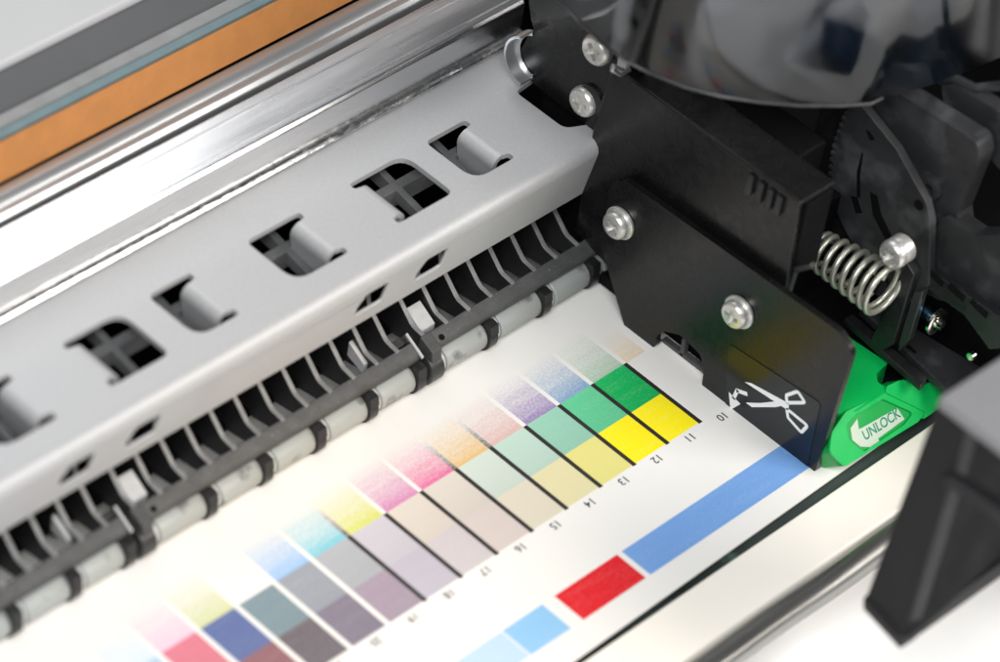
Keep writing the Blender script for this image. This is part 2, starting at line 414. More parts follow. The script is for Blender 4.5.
# the colour strip nearer the edge
def strip(xa, xb, c, name='strip_patch'):
    bm = nb(); lay = bm.verts.layers.float_color.new('ink'); vs = []; c = tuple(v * .9 for v in c)
    for x, y in ((xa, -18.7), (xb, -18.7), (xb, -12.25), (xa, -12.25)):
        v = bm.verts.new((x, y, 0.003)); v[lay] = (*srgb(*c), 1.0); vs.append(v)
    bm.faces.new(vs); obj(name, bm, m_print, paper)
strip(-32.0, 19.8, (122, 172, 236))
strip(-47.6, -33.1, (236, 10, 28))
strip(-59.4, -50.4, (150, 204, 246))
strip(-72.5, -59.7, (196, 224, 246))
strip(-86, -74.0, (222, 234, 246))

# ------------------------------------------------------------------ front ledge, seal, rod
b = nb(); prism(b, [(-24.7, -0.2), (-34.2, -0.2), (-34.6, -0.8), (-34.6, -6), (-24.7, -6)], 0, -190, 120)
o = obj('front_ledge', b, m_ledge, bev=0.25, origin=(-40, -30, -6))
tag(o, 'smooth cream ledge between the thin dark slot and the grey metal rod', 'printer ledge')
b = nb(); box(b, -190, 120, -24.9, -19.0, -5, -1.3)
o = obj('slot_seal', b, m_slot, origin=(-40, -25, -5))
tag(o, 'thin dark green seal in the slot beside the paper edge', 'seal')
b = nb(); tube(b, [(x, -37.3 + 0.12 * math.sin(x * .21), -1.6) for x in range(-190, 125, 5)], 2.5, 24)
o = obj('support_rod', b, m_bar, smooth=60, origin=(-40, -37, -4))
tag(o, 'round grey metal rod along the front of the cream ledge', 'rod')

# ------------------------------------------------------------------ grey guide plate with cut-outs
guide = thing('guide_plate', 'long grey bent steel plate with rounded cut-outs above the rollers', 'metal plate', (-50, 50, 16))
ZT = 30.0; YBEND = 40.3; XL, XR = -190, 14.0
YS, YN = 44.2, 56.0
def hole(xl, xr, tab):
    """tab 'R': a curled tab on the +X side with relief notches; 'L': on the -X side; None: plain"""
    n = 1.3
    if tab == 'R':
        pts = [(xl, YS), (xr + 0.2, YS), (xr + n, YS + .1), (xr + n, YS + 1.5), (xr, YS + 1.6), (xr, YN - 1.6), (xr + n, YN - 1.5), (xr + n, YN - .1), (xr, YN), (xl, YN)]
        rr = [3.4, 0, .6, .6, .5, .5, .6, .6, 0, 1.4]
    elif tab == 'L':
        pts = [(xl, YS), (xl - n, YS + .1), (xl - n, YS + 1.5), (xl, YS + 1.6), (xl, YN - 1.6), (xl - n, YN - 1.5), (xl - n, YN - .1), (xl, YN), (xr, YN), (xr, YS)][::-1]
        rr = [1.5, 3.2, 0, .6, .6, .5, .5, .6, .6, 0]
    else:
        pts = [(xl, YS), (xr, YS), (xr, YN), (xl, YN)]; rr = 1.6
    return rnd(pts, rr, 5)
spec = [(-129, -119.5, 'L'), (-115.6, -105.6, 'R'), (-92.3, -81.6, 'L'), (-75.8, -68.3, 'R'), (-54.9, -44.6, 'R'), (-30.8, -19.6, 'L'), (-14.6, -6.5, 'R')]
b = plate_holes([(XL, YBEND), (XR, YBEND), (XR, 65.6), (XL, 65.6)], [rnd([(6.9, 44.4), (12.5, 41.9), (12.5, 56.6), (6.9, 56.0)], [2.2, .4, .4, 1.4], 6)] + [hole(*s) for s in spec], 2, ZT, -1.0)
obj('top_panel', b, m_sheet, guide, bev=0.22)
# bend
b = nb(); n = 12; R = 2.3; rows = []
cy, cz = YBEND, ZT - R
lean = math.radians(10)
prof = [(cy - R * math.sin(t * (PI / 2 + lean) / n), cz + R * math.cos(t * (PI / 2 + lean) / n)) for t in range(n + 1)]
prof_in = [(cy - (R - .55) * math.sin(t * (PI / 2 + lean) / n), cz + (R - .55) * math.cos(t * (PI / 2 + lean) / n)) for t in range(n + 1)]
prism(b, prof + prof_in[::-1], 0, XL, XR)
obj('bend', b, m_sheet, guide, smooth=30)
# lip below the bend, drawn flat in (x, s) and then leaned back
yb, zb = prof[-1]; Ls = (zb - 17.35) / math.cos(lean)
def lip_hole(xa):
    s0, s1 = Ls - 8.1, Ls - 3.5
    return rnd([(xa + 1.4, s0), (xa + 6.3, s0), (xa + 5.9, s1), (xa, s1), (xa, s0 + 2.4)], [.8, .4, .6, .3, .8], 4)
lips = [lip_hole(x) for x in (-45.4, -31.9, -94.4, -107.8, -157, -170.5)]
b = plate_holes([(XL, 0), (XR, 0), (XR, Ls), (XL, Ls)], lips, 2, 0, -0.55)
for v in b.verts:
    x, s, d = v.co; v.co = Vector((x, yb + s * math.sin(lean) - d * math.cos(lean), zb - s * math.cos(lean) - d * math.sin(lean)))
obj('lip', b, m_sheet, guide, bev=0.18)
def tab(x, side):
    """curled tab: an arc going down from the hole's edge"""
    bm = nb(); sgn = -1 if side == 'R' else 1; r = 1.9; P = []; Qs = []
    for t in range(9):
        a = t / 8 * math.radians(102); P.append((x + sgn * r * math.sin(a) , ZT - r + r * math.cos(a)))
        Qs.append((x + sgn * (r - .9) * math.sin(a), ZT - r + (r - .9) * math.cos(a)))
    e = P[-1]; dx = math.cos(math.radians(102)) * sgn; dz = -math.sin(math.radians(102))
    P.append((e[0] + dx * 6.5, e[1] + dz * 6.5)); e = Qs[-1]; Qs.append((e[0] + dx * 6.5, e[1] + dz * 6.5))
    prism(bm, P + Qs[::-1], 1, YS + 1.7, YN - 1.7)
    obj('curled_tab', bm, m_sheet, guide, smooth=35)
for xl, xr, tb in spec:
    if tb == 'R': tab(xr, 'R')
    elif tb == 'L': tab(xl, 'L')

# lattice seen through the cut-outs
lat = thing('lattice_tray', 'black plastic lattice seen through the square cut-outs of the grey plate', 'plastic tray', (-50, 60, 10))
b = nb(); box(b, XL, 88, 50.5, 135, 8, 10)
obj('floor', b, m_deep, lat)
b = nb()
for yc in (54.9, 67.3): prism(b, [(yc - .85, 21), (yc + .85, 21), (yc + .85, 25.0 + (yc + .85 - 54.9) * .2), (yc - .85, 25.0 + (yc - .85 - 54.9) * .2)], 0, XL, 1.0)
obj('long_bar', b, m_lattice, lat, bev=0.15)
b = nb()
for i in range(-4, 7):
    x = -83.8 + 12.45 * i; w = .7; d = 0.02
    prism(b, [(45.2, 23.05 - d), (71, 28.1 - d), (71, 24 - d), (45.2, 21.3 - d)], 0, x - w, x + w)
obj('cross_bars', b, m_lattice, lat, bev=0.15)
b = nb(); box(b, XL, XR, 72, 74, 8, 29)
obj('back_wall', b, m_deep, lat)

# ------------------------------------------------------------------ pinch roller units
def ring_seg(bm, cy, cz, r0, r1, a0, a1, xa, xb, n=14):
    out = [(cy + r1 * math.cos(a0 + (a1 - a0) * k / n), cz + r1 * math.sin(a0 + (a1 - a0) * k / n)) for k in range(n + 1)]
    inn = [(cy + r0 * math.cos(a0 + (a1 - a0) * k / n), cz + r0 * math.sin(a0 + (a1 - a0) * k / n)) for k in range(n + 1)]
    return prism(bm, out + inn[::-1], 0, xa, xb)
RC = (36.1, 2.75)
def roller_unit(xa, xb, clips, ribs, label):
    t = thing('roller_unit', label, 'roller unit', ((xa + xb) / 2, 40, 0), 'roller units along the grey plate')
    # cross bar
    b = nb(); prism(b, [(37.3, 8.9), (35.3, 7.8), (34.9, 7.0), (35.2, 5.9), (37.3, 5.9)], 0, xa + 1.6, xb)
    obj('bar', b, m_dusty, t, bev=0.25)
    b = nb(); box(b, xa + 0.4, xb + .8, 44, 50, 4.2, 6); box(b, xa + 0.4, xb + .8, 48.5, 50, 4.2, 17)
    obj('tray', b, m_deep, t)
    for x in ribs:
        b = nb(); prism(b, [(36.9, 9.0), (39.4, 9.35), (40.1, 9.75), (43.3, 12.6), (44.6, 14.4), (45.2, 17), (45.5, 19.5), (48, 19.5), (48, 4), (36.9, 6)], 0, x - .5, x + .5)
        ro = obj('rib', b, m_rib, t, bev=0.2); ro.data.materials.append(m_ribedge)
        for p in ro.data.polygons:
            if abs(p.normal.x) < .5: p.material_index = 1  # faces not turned sideways get the painted edge light
        if xa < -40: continue
        b = nb(); prism(b, [(40, 5.0), (47, 9.4), (47, 10.4), (40, 6.3)], 0, x + 2.0, x + 2.7)
        obj('low_rib', b, m_rib, t, bev=0.1)
    # end block with the pin hole and the big collar
    b = nb(); prism(b, [(37.2, 9.2), (34.0, 7.8), (33.6, 5.0), (37.5, 5.0)], 0, xa + 0.9, xa + 3.2)
    obj('end_cheek', b, m_dusty, t, bev=0.25)
    b = nb(); lathe(b, [(0, .55), (.06, .55)], (xa + 4.6, 35.6, 8.05), (0, -0.48, 0.87), 20)
    obj('pin_hole', b, m_deep, t)
    b = nb(); lathe(b, [(0, 2.9), (0.2, 3.2), (3.0, 3.2), (3.2, 2.9)], (xa + .3, RC[0] - .2, RC[1] + .4), (1, 0, 0), 28)
    obj('end_collar', b, m_plastic_w, t, smooth=40)
    b = nb(); prism(b, [(38.0, 8.3), (39.3, 8.9), (39.3, 7), (38, 6.4)], 0, xb - 3.0, xb + 0.4)
    obj('catch', b, m_rib, t, bev=.15)
    b = nb(); box(b, xb - .35, xb + .1, 34.4, 38.6, 8.2, 8.6)
    for v in b.verts: v.co.z += (v.co.y - 37.3) * .5 + .55
    obj('edge_strip', b, m_felt, t)
    # rollers and their collars
    marks = [xa + 2.6] + clips
    for i, c in enumerate(clips):
        a0, a1 = marks[i] + (0.8 if i == 0 else 1.0), c - 0.95
        b = nb(); lathe(b, [(0, 2.0), (0, 2.3), (0.15, 2.42), (1.15, 2.42), (1.15, 2.2), (1.4, 2.2)], (a0, *RC), (1, 0, 0), 36)
        obj('roller_sleeve', b, m_rollend, t, smooth=35)
        b = nb(); L = a1 - a0 - 1.4; lathe(b, [(0, 2.1), (0.02, 2.5), (.25, 2.68), (L - .3, 2.68), (L, 2.5), (L, 1.5)], (a0 + 1.4, *RC), (1, 0, 0), 48)
        obj('roller', b, m_roller, t, smooth=35)
        b = nb(); ring_seg(b, RC[0], RC[1], 2.5, 3.15, math.radians(75), math.radians(262), c - .95, c + .95)
        prism(b, [(35.0, 6.2), (33.4, 6.0), (33.0, 4.2), (34.1, 4.1)], 0, c - .93, c + .93)
        obj('collar', b, m_plastic, t, smooth=40)
    b = nb(); tube(b, [(xa + 3, *RC), (xb - 1, *RC)], 1.2, 16); obj('shaft', b, m_screw, t, smooth=60)
    # pale pads next to the joints
    for px, w in ((xa + 2.7, 3.3), (xb - 9.6, 1.0)):
        b = nb(); prism(b, [(38.6, 8.2), (42.6, 10.4), (42.6, 7.4), (38.6, 6.0)], 0, px, px + w)
        obj('pad', b, m_felt, t, bev=.12)
    return t
roller_unit(-31.6, 32.0, [-16.3, -3.3, 8.6, 20.5], [-29.9 + 5.25 * i for i in range(0, 12)],
            'black ribbed unit with grey rollers next to the black side plate')
roller_unit(-95.1, -32.4, [-79.6, -67.6, -55.9, -44.2, -33.2], [-93.2 + 5.25 * i for i in range(0, 11)] + [-36.0],
            'black ribbed unit with grey rollers between the two bar joints, beside the pink squares')
roller_unit(-158.6, -95.9, [-143, -131.5, -119.8, -107.9, -96.8], [-156.7 + 5.25 * i for i in range(0, 11)] + [-99.2],
            'black ribbed unit with grey rollers at the lower left, farthest from the black side plate')

# ------------------------------------------------------------------ guide rail behind the plate
rail = thing('guide_rail', 'shiny aluminium rail with a bright flat top behind the grey plate', 'metal rail', (-50, 72, 28))
RX0, RX1 = -260, 60
b = nb(); prism(b, [(65.9, 29), (65.9, 37.3), (66.5, 38.0), (75.3, 38.0), (75.3, 29)], 0, RX0, 18)
obj('rail_body', b, m_rail, rail, bev=0.3)
b = nb(); prism(b, [(66.0, 30.05), (64.7, 30.35), (64.6, 30.9), (65.1, 31.5), (65.9, 31.6)], 0, RX0, 17.9)
obj('foot_bead', b, m_scratch, rail, smooth=50)
b = nb(); box(b, RX0, 17.9, 67.6, 67.8, 38, 38.12); box(b, RX0, 17.9, 72.9, 73.3, 38, 38.2)
obj('score_line', b, m_rail2, rail)
b = nb(); prism(b, [(75.3, 29), (75.3, 34.5), (77.0, 35), (77.0, 29)], 0, RX0, RX1)
obj('groove', b, m_deep, rail)
b = nb(); prism(b, [(77.0, 29), (77.0, 37.2), (77.8, 38.1), (78.8, 37.8), (79.5, 38.4), (80.7, 38.9), (82.4, 38.6), (82.9, 36.5), (82.9, 29)], 0, RX0, RX1)
obj('rear_moulding', b, m_rail2, rail, bev=0.3)

belt = nb(); prism(belt, [(82.6, 38.9), (83.0, 38.9), (84.3, 45.9), (83.9, 46.1)], 0, RX0, RX1)
o = obj('drive_belt', belt, m_belt, bev=0.1, origin=(-50, 85, 39)); tag(o, 'flat orange belt running along the shiny rail', 'belt')
b = nb(); prism(b, [(84.6, 40), (84.6, 46.3), (86.0, 46.6), (86.4, 40)], 0, RX0, RX1)
o = obj('rear_strip', b, m_teal, bev=0.2, origin=(-50, 88, 40)); tag(o, 'thin blue grey strip just behind the orange belt', 'strip')  # plain blue grey strip standing behind the belt
b = nb(); prism(b, [(86.6, 38), (86.6, 46.0), (89.0, 46.3), (89.0, 38)], 0, RX0, RX1)
rear = thing('rear_chassis', 'dark grey rear wall with a grey ledge behind the belt', 'printer frame', (-50, 95, 38))
obj('ledge', b, m_grey, rear, bev=0.3)
b = nb(); prism(b, [(89.0, 36), (89.0, 45.0), (95.0, 47.4), (96.8, 47.4), (96.8, 36)], 0, RX0, RX1)
obj('dark_wall', b, m_dgrey, rear, bev=0.4)
b = nb(); prism(b, [(95.8, 47.8), (96.4, 49.0), (170, 57), (170, 44), (97.2, 44)], 0, RX0, RX1)
o = obj('rear_cover', b, m_cover, bev=0.6, origin=(-50, 120, 44)); tag(o, 'pale smooth cover filling the far top left corner', 'printer cover')

# ------------------------------------------------------------------ screws
def screw_mesh(r=2.55, washer=True):
    a = nb()
    prof = [(0, r * .9), (0.0, r), (0.7, r * 1.0), (1.15, r * .96), (1.5, r * .84), (1.65, r * .6), (1.7, 0)]
    lathe(a, [(0, 0)] + prof, (0, 0, 0), (-1, 0, 0), 40)
    c = nb(); w = r * .16; l = r * .56
    box(c, -2.4, -0.9, -w, w, -l, l)
    c2 = nb(); box(c2, -2.4, -0.902, -l, l, -w, w)
    bm = boolean_mesh(a, c); bm = boolean_mesh(bm, c2)
    return bm
_sb = screw_mesh(); rot = Matrix.Rotation(math.radians(28), 4, 'X'); _sb.transform(rot)
SCREW = mesh(_sb, smooth=32); SCREW.materials.append(m_screw)
_wb = nb(); lathe(_wb, [(0, 0), (0, 2.9), (.15, 3.05), (.55, 3.05), (.72, 2.85), (.72, 0)], (0, 0, 0), (-1, 0, 0), 40)
WASH = mesh(_wb, smooth=32); WASH.materials.append(m_screw)
def screw(x, y, z, parent, rz=0.0, washer=True, sc=1.0):
    o = bpy.data.objects.new('screw', SCREW); scene.collection.objects.link(o); o.parent = parent
    o.location = (Vector((x - (.7 if washer else 0) * sc, y, z)) - ORG[parent]) * S; o.rotation_euler = (rz, 0, 0); o.scale = (sc,) * 3
    if washer:
        w = bpy.data.objects.new('washer', WASH); scene.collection.objects.link(w); w.parent = parent
        w.location = (Vector((x, y, z)) - ORG[parent]) * S; w.scale = (sc,) * 3
    return o

# ------------------------------------------------------------------ cutter carriage
car = thing('cutter_carriage', 'black cutter carriage with screwed steel plates and a coil spring', 'printer carriage', (20, 10, 0))
# front face plate (the one with the scissors label)
PX = 6.8
pl = [(-19.94, -0.04), (-21.04, 28.48), (-17.33, 30.31), (29.92, 28.83), (32.57, 26.03), (32.72, 13.24), (23.7, -0.46), (22.99, -1.57), (17.65, -1.13), (16.68, 0.92), (17.08, 2.73), (15.68, 4.86), (12.35, 6.6), (7.56, 5.86), (6.15, 3.69), (5.72, -0.69), (5.68, -1.37)]
pl = rnd(pl, [.5, 2.4, 2.4, 1.2, 1.2, .8, .5, .3, .3, .3, 1.2, 1.6, 1.6, 1.8, .8, .2, .2], 4)
b = slab(pl, 0, PX, 1.2)
face = obj('face_plate', b, m_black, car, bev=0.14)
screw(PX, *[(28.94, 20.1)][0], face, 0.3); screw(PX, *[(1.74, 20.24)][0], face, 1.1)
lb = rnd([(0.2, -2.13), (-18.31, -1.6), (-17.68, 14.28), (2.43, 12.38)], [.1, .1, .8, .8], 4)
lb = [(y, max(z, -0.2)) for y, z in lb]
b = nb(); prism(b, lb, 0, PX - 0.12, PX - 0.003); label_o = obj('sticker', b, m_label, face)
lx = PX - 0.12
def stroke(bm, pts, w, th=0.05):
    """constant-width closed or open outline in the YZ plane as quads with depth"""
    for i in range(len(pts) - 1):
        a = Vector(pts[i]); c = Vector(pts[i + 1]); d = (c - a).normalized(); n = Vector((-d.y, d.x)) * w / 2; e = d * w * .25
        prism(bm, [tuple(a - n - e), tuple(c - n + e), tuple(c + n + e), tuple(a + n - e)], 0, lx - th, lx - .002)
def loop_outline(bm, pts, w, r):
    """a closed band of width w round a polygon"""
    c = Vector((sum(p[0] for p in pts) / len(pts), sum(p[1] for p in pts) / len(pts)))
    def off(d):
        o = []; n = len(pts)
        area2 = sum(pts[i][0] * pts[(i + 1) % n][1] - pts[(i + 1) % n][0] * pts[i][1] for i in range(n)); sg = 1 if area2 > 0 else -1
        for i in range(n):
            p = Vector(pts[i]); a = (p - Vector(pts[i - 1])).normalized(); e = (Vector(pts[(i + 1) % n]) - p).normalized()
            na = Vector((a.y, -a.x)) * sg; ne = Vector((e.y, -e.x)) * sg; m = (na + ne).normalized(); q = p + m * d / max(.4, m.dot(na)); o.append((q.x, q.y))
        return o
    A = rnd(off(w / 2), r + w / 2, 5); B = rnd(off(-w / 2), max(.05, r - w / 2), 5)
    va = [bm.verts.new(to3(p, 0, lx - .05)) for p in A]; vb = [bm.verts.new(to3(p, 0, lx - .05)) for p in B]; n = len(va)
    for i in range(n): bm.faces.new((va[i], va[(i + 1) % n], vb[(i + 1) % n], vb[i]))
b = nb()
prism(b, [(-2.51, 7.26), (-3.7, 7.96), (-11.85, 9.61), (-12.09, 8.18), (-10.44, 8.03)], 0, lx - .05, lx - .002)
prism(b, [(-3.66, 3.36), (-6.35, 5.38), (-10.77, 9.46), (-11.52, 9.12), (-9.57, 7), (-5.02, 3.38)], 0, lx - .052, lx - .002)
h1 = [(-11.43, 9.49), (-14.87, 12.22), (-12.9, 13.29), (-10.98, 10.86)]
h2 = [(-11.67, 8.31), (-12.37, 6.76), (-15.57, 5.82), (-16.4, 8.12)]
loop_outline(b, h1, .62, .5); loop_outline(b, h2, .62, .5)
obj('scissors_mark', b, m_white, label_o)
b = nb()
prism(b, [(-1.03, -0.44), (0.1, 2.86), (-2.67, 2.23)], 0, lx - .05, lx - .002)
stroke(b, [(-1.1, 2.4), (-1.43, 4.42), (-3.35, 5.16)], .75)
obj('arrow_mark', b, m_white, label_o)
b = nb(); lathe(b, [(0, .42), (.5, .42), (.6, .3)], (PX - .1, *[(-1.15, -0.64)][0]), (-1, 0, 0), 16); obj('pointer_pip', b, m_plastic, face)
# inner frame seen through the notch of the face plate
b = nb(); prism(b, [(21.15, -2.03), (18.88, 1.6), (3.05, 0.63), (3.48, -4.46), (20.49, -5.08)], 0, 11.8, 12.6); obj('notch_backing', b, m_deep, car)
b = nb(); prism(b, [(18.14, -0.79), (17.27, 0.59), (5.67, 0.86), (5.35, -0.55)], 0, 9.0, 10.2); prism(b, [(13.15, -0.01), (12.26, 0.21), (12.43, 4.08), (13.32, 3.87)], 0, 9.0, 10.1)
obj('notch_strut', b, m_dusty, car, bev=.1)
# big side panel with its top flange
SX = 9.0
sp = [(35.29, 47.48), (36.64, 44.19), (-1.19, 44.63), (-4.59, 28.05), (-20.89, 27.51), (-22.57, 8.25), (8.22, -0.19), (39.14, 8.68), (39.43, 27.55)]
sp = [(36.3, 46.0), (36.1, 45.0), (-3.0, 45.0), (-5.0, 28.0), (-16, 27.5), (-16, 6), (20, 6), (39.3, 9.0), (38.6, 31.5)]
sp = [(38.4, 46.2), (-3.0, 46.2), (-4.4, 27.0), (-16, 26.5), (-16, 5), (24, 5), (39.8, 8.8), (40.2, 24), (40.0, 33), (39.0, 43.9)]
b = slab(sp, 0, SX, 1.3); obj('side_panel', b, m_black, car, bev=.3)
b = nb(); box(b, SX - .6, SX + 8.0, -3.6, 35.9, 46.2, 47.2); obj('top_flange', b, m_black, car, bev=.35)
b = nb()
for x, y in ((0, 6.6), (0, 4.4), (0, 2.3), (0, 0.4)):
    box(b, SX - .9, SX, y - .55, y + .55, 41.6, 45.8)
obj('rack_teeth', b, m_plastic, car, bev=.15)
b = nb(); prism(b, [(-3.0, 46), (-3.4, 30), (-4.2, 30), (-3.9, 46)], 0, SX + 1.3, SX + 7.6); obj('front_flange', b, m_deep, car, bev=.2)
# bracket plate behind with two screws
bp = [(59.44, 48.56), (59.06, 45.38), (58.13, 42.99), (57.06, 41.11), (58.23, 38.58), (59.05, 35.4), (58.53, 32.68), (56.81, 31.2), (54.54, 30.55), (41, 30.22), (31.91, 38.79), (35.93, 57.43), (50.21, 60.53)]
b = slab(rnd(bp, [0, .5, .5, .5, 1, 1.5, 1.5, 1, .5, .3, 0, 0, 0], 4), 0, 10.3, 1.1)
brk = obj('bracket_plate', b, m_black, car, bev=.15)
screw(10.3, *[(42.86, 46.83)][0], brk, .5, False, 1.12); screw(10.3, *[(43.58, 35.06)][0], brk, .9, False, 1.08)
for q in [(42.04, 47.59), (42.47, 36.25)]:
    b = nb(); lathe(b, [(0, 2.6), (.5, 2.6), (.6, 2.4)], (10.25, *q), (-1, 0, 0), 24); obj('screw_boss', b, m_plastic, brk, smooth=40)
# bright bushing under the bracket
b = nb(); ring_seg(b, 55.25, 36.5, 4.5, 4.95, math.radians(-88), math.radians(66), 7.2, 10.25, 28); obj('bushing', b, m_rail2, car, smooth=35)
b = nb(); ring_seg(b, 55.25, 36.5, 3.9, 4.6, math.radians(-88), math.radians(66), 9.9, 10.28, 28); obj('bushing_rim', b, m_rail, car, bev=.12)
# dark housing blocks that fill the body of the carriage
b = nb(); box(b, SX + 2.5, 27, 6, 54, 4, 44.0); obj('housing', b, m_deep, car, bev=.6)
b = nb(); prism(b, [(-6.76, 35.19), (-3.8, 32.1), (-3.04, 24.38), (-4.02, 23.99), (-4.45, 31.25), (-7.4, 34.35)], 0, 10.4, 11.6); obj('guard_lip', b, m_plastic_w, car, bev=.2)
# white cable strap beside the screws
b = nb(); prism(b, [(9.19, 45.91), (12.46, 44.27), (11.09, 52.44), (9.48, 63.69), (7.35, 64.71), (8.66, 54.69)], 1, 36.0, 38.0); obj('strap', b, m_felt, car, bev=.3)
b = nb(); tube(b, [(x, 35.6, z) for x, z in [(7.97, 48.22), (5.07, 50.52), (5.01, 49.7), (7.43, 47.42), (9.86, 47.27)]], .35, 8); obj('strap_loop', b, m_rail2, car, smooth=60)

# gear sector and levers, to the right
def flat(name, pts, x, th, m, bev=.25, parent=car, r=None):
    if r is not None: pts = rnd(pts, r, 4)
    b = slab(pts, 0, x, th)
    return obj(name, b, m, parent, bev=bev)
teeth = []
base = [(6.44, 48.15), (6.72, 44.93), (7.01, 41.68), (6.91, 38.68), (6.63, 35.8), (5.96, 33.17), (5.01, 31.18), (3.68, 29.46)]
for i in range(len(base) - 1):
    a, c = Vector(base[i]), Vector(base[i + 1])
    for t in (0, .5):
        p = a.lerp(c, t); q = a.lerp(c, t + .25); n = Vector((q - p)); n = Vector((-n.y, n.x)).normalized() * -0.9
        teeth += [tuple(p), tuple(p + n), tuple(q + n), tuple(q)]
sec = teeth + [(1.25, 26.96), (-4.32, 22.7), (-10.11, 20.19), (-15.49, 22.44), (-17.82, 27.59), (-14.83, 39.4), (-13.16, 42.35), (-5.32, 48.23), (3.2, 51.7)]
flat('gear_sector', sec, 30.0, 1.6, m_plastic_w, .12)
flat('curved_slot', [(-2.45, 37.07), (-3.94, 37.26), (-5.6, 34.26), (-9.05, 31.22), (-7.76, 30.27), (-4.12, 33.18)], 29.85, .12, m_deep, 0)
flat('curved_slot', [(0.96, 43.4), (0.68, 43.16), (0.23, 38.88), (-0.88, 34.6), (-0.22, 34.57), (0.93, 39.04)], 29.85, .12, m_deep, 0)
flat('small_slot', [(0.9, 33.76), (-0.27, 34.39), (-1.98, 32.07), (-0.86, 31.25)], 29.85, .12, m_deep, 0)
flat('small_slot', [(1.26, 47.95), (0.43, 48.1), (-0.87, 47.3), (0.05, 46.64)], 29.85, .12, m_deep, 0)
b = nb(); lathe(b, [(0, .95), (.12, .95)], (30.0, *[(-12, 41.07)][0]), (-1, 0, 0), 20); obj('pivot_hole', b, m_deep, car)
flat('backing_rail', [(12.03, 45.59), (5.92, 49.4), (7.04, 43.42), (6.76, 37.05), (3.85, 29.13), (-3.46, 21.61), (5.21, 20.21), (10.97, 25.09), (12.17, 35.41)], 31.8, 1.5, m_plastic, .15)
flat('lever_arm', [(8.22, 51.76), (0.72, 54.79), (-16.91, 56.04), (-18.06, 53.45), (-16.97, 40.53), (-20.21, 32.73), (-20.12, 23.64), (-11.36, 19.31), (-2.2, 32.9), (4.55, 43.51)], 34.0, 4.0, m_plastic_w, .8, r=[1, 2, 2.2, 1.5, 1, 1, 1, 1, 1, 1])
bo = [(-11.38, 42.72)][0]
b = nb(); ring_seg(b, bo[0], bo[1], 1.0, 2.1, 0, 2 * PI - .001, 32.4, 34.0, 28); obj('pivot_boss', b, m_plastic_w, car, smooth=40)
b = nb(); lathe(b, [(0, 1.0), (.1, 1.0)], (33.9, bo[0], bo[1]), (-1, 0, 0), 20); obj('boss_bore', b, m_deep, car)
flat('lower_arm', [(-15.11, 39.63), (-21.55, 39.7), (-25.96, 42.94), (-32.33, 42.82), (-36.59, 28.23), (-25.3, 26.41), (-16.65, 22.15), (-14.07, 31.54)], 33.0, 3.6, m_plastic_w, .9, r=[1.2, 2, 1, 1, 1, 2, 2, 1])
flat('upper_arm', [(-3.92, 57.08), (-5.28, 57.6), (-16.05, 58.69), (-23.33, 62.51), (-27.04, 49.8), (-18.99, 48.35), (-13.02, 50.59), (-6.62, 50.4)], 40.0, 3.0, m_plastic_w, .6, r=1)
b = nb(); tube(b, [(40.0, y, z) for y, z in [(-3.74, 56.96), (-6.35, 59.17), (-10.42, 59.86), (-14.74, 63.27), (-20.9, 70.82)]], .8, 10); obj('wire', b, m_plastic_w, car, smooth=60)
b = nb(); box(b, 41, 46, -60, 60, 0, 30); box(b, 46, 92, -80, 100, 0, 24); obj('back_block', b, m_deep, car, bev=.5)
b = nb(); box(b, 20.3, 41, -17.5, 62, -2, 3); box(b, 10.5, 20.3, -12, 62, .3, 3); obj('floor_plate', b, m_deep, car, bev=.3)
b = nb(); box(b, 40, 44, -32, -10, 28, 33); obj('step_block', b, m_plastic_w, car, bev=.6)
b = nb(); lathe(b, [(0, 0), (0, 1.2), (1.2, 1.2), (1.2, 0)], (39.5, -31, 37), (-1, 0, 0), 24); obj('pin', b, m_chromeb, car, smooth=40)
# spring on its rod
b = nb(); y0, z0 = 1.4, 25.2; pts = []; rads = []
turns = 8.0; N_ = 24 * 8
for i in range(N_ + 1):
    t = i / N_; ang = 2 * PI * turns * t
    tt = t; 
    if t < .1: tt = .045 + t * .35
    elif t > .9: tt = .955 - (1 - t) * .35
    else: tt = .08 + (t - .1) * (.84 / .8)
    r = 3.0 + 1.5 * t
    pts.append((24 + r * math.cos(ang), y0 - 15.6 * tt, z0 + 1.3 * tt + r * math.sin(ang)))
tube(b, pts, .52, 12); obj('coil_spring', b, m_spring, car, smooth=60)
b = nb(); tube(b, [(24, 3, 25), (24, -13, 26.4)], 1.3, 20); obj('spring_rod', b, m_deep, car, smooth=60)
b = nb(); box(b, 13, 30, 2.6, 5, 12, 33); obj('spring_seat', b, m_deep, car, bev=.5)
q = [(-12.82, 33.73)][0]
b = nb(); lathe(b, [(0, 0), (0, 2.4), (.2, 2.5), (2.2, 2.5), (2.2, 0)], (25.4, *q), (1, 0, 0), 32); obj('screw_shank', b, m_screw, car, smooth=35)
screw(25.4, *q, car, .2, False, 1.0)
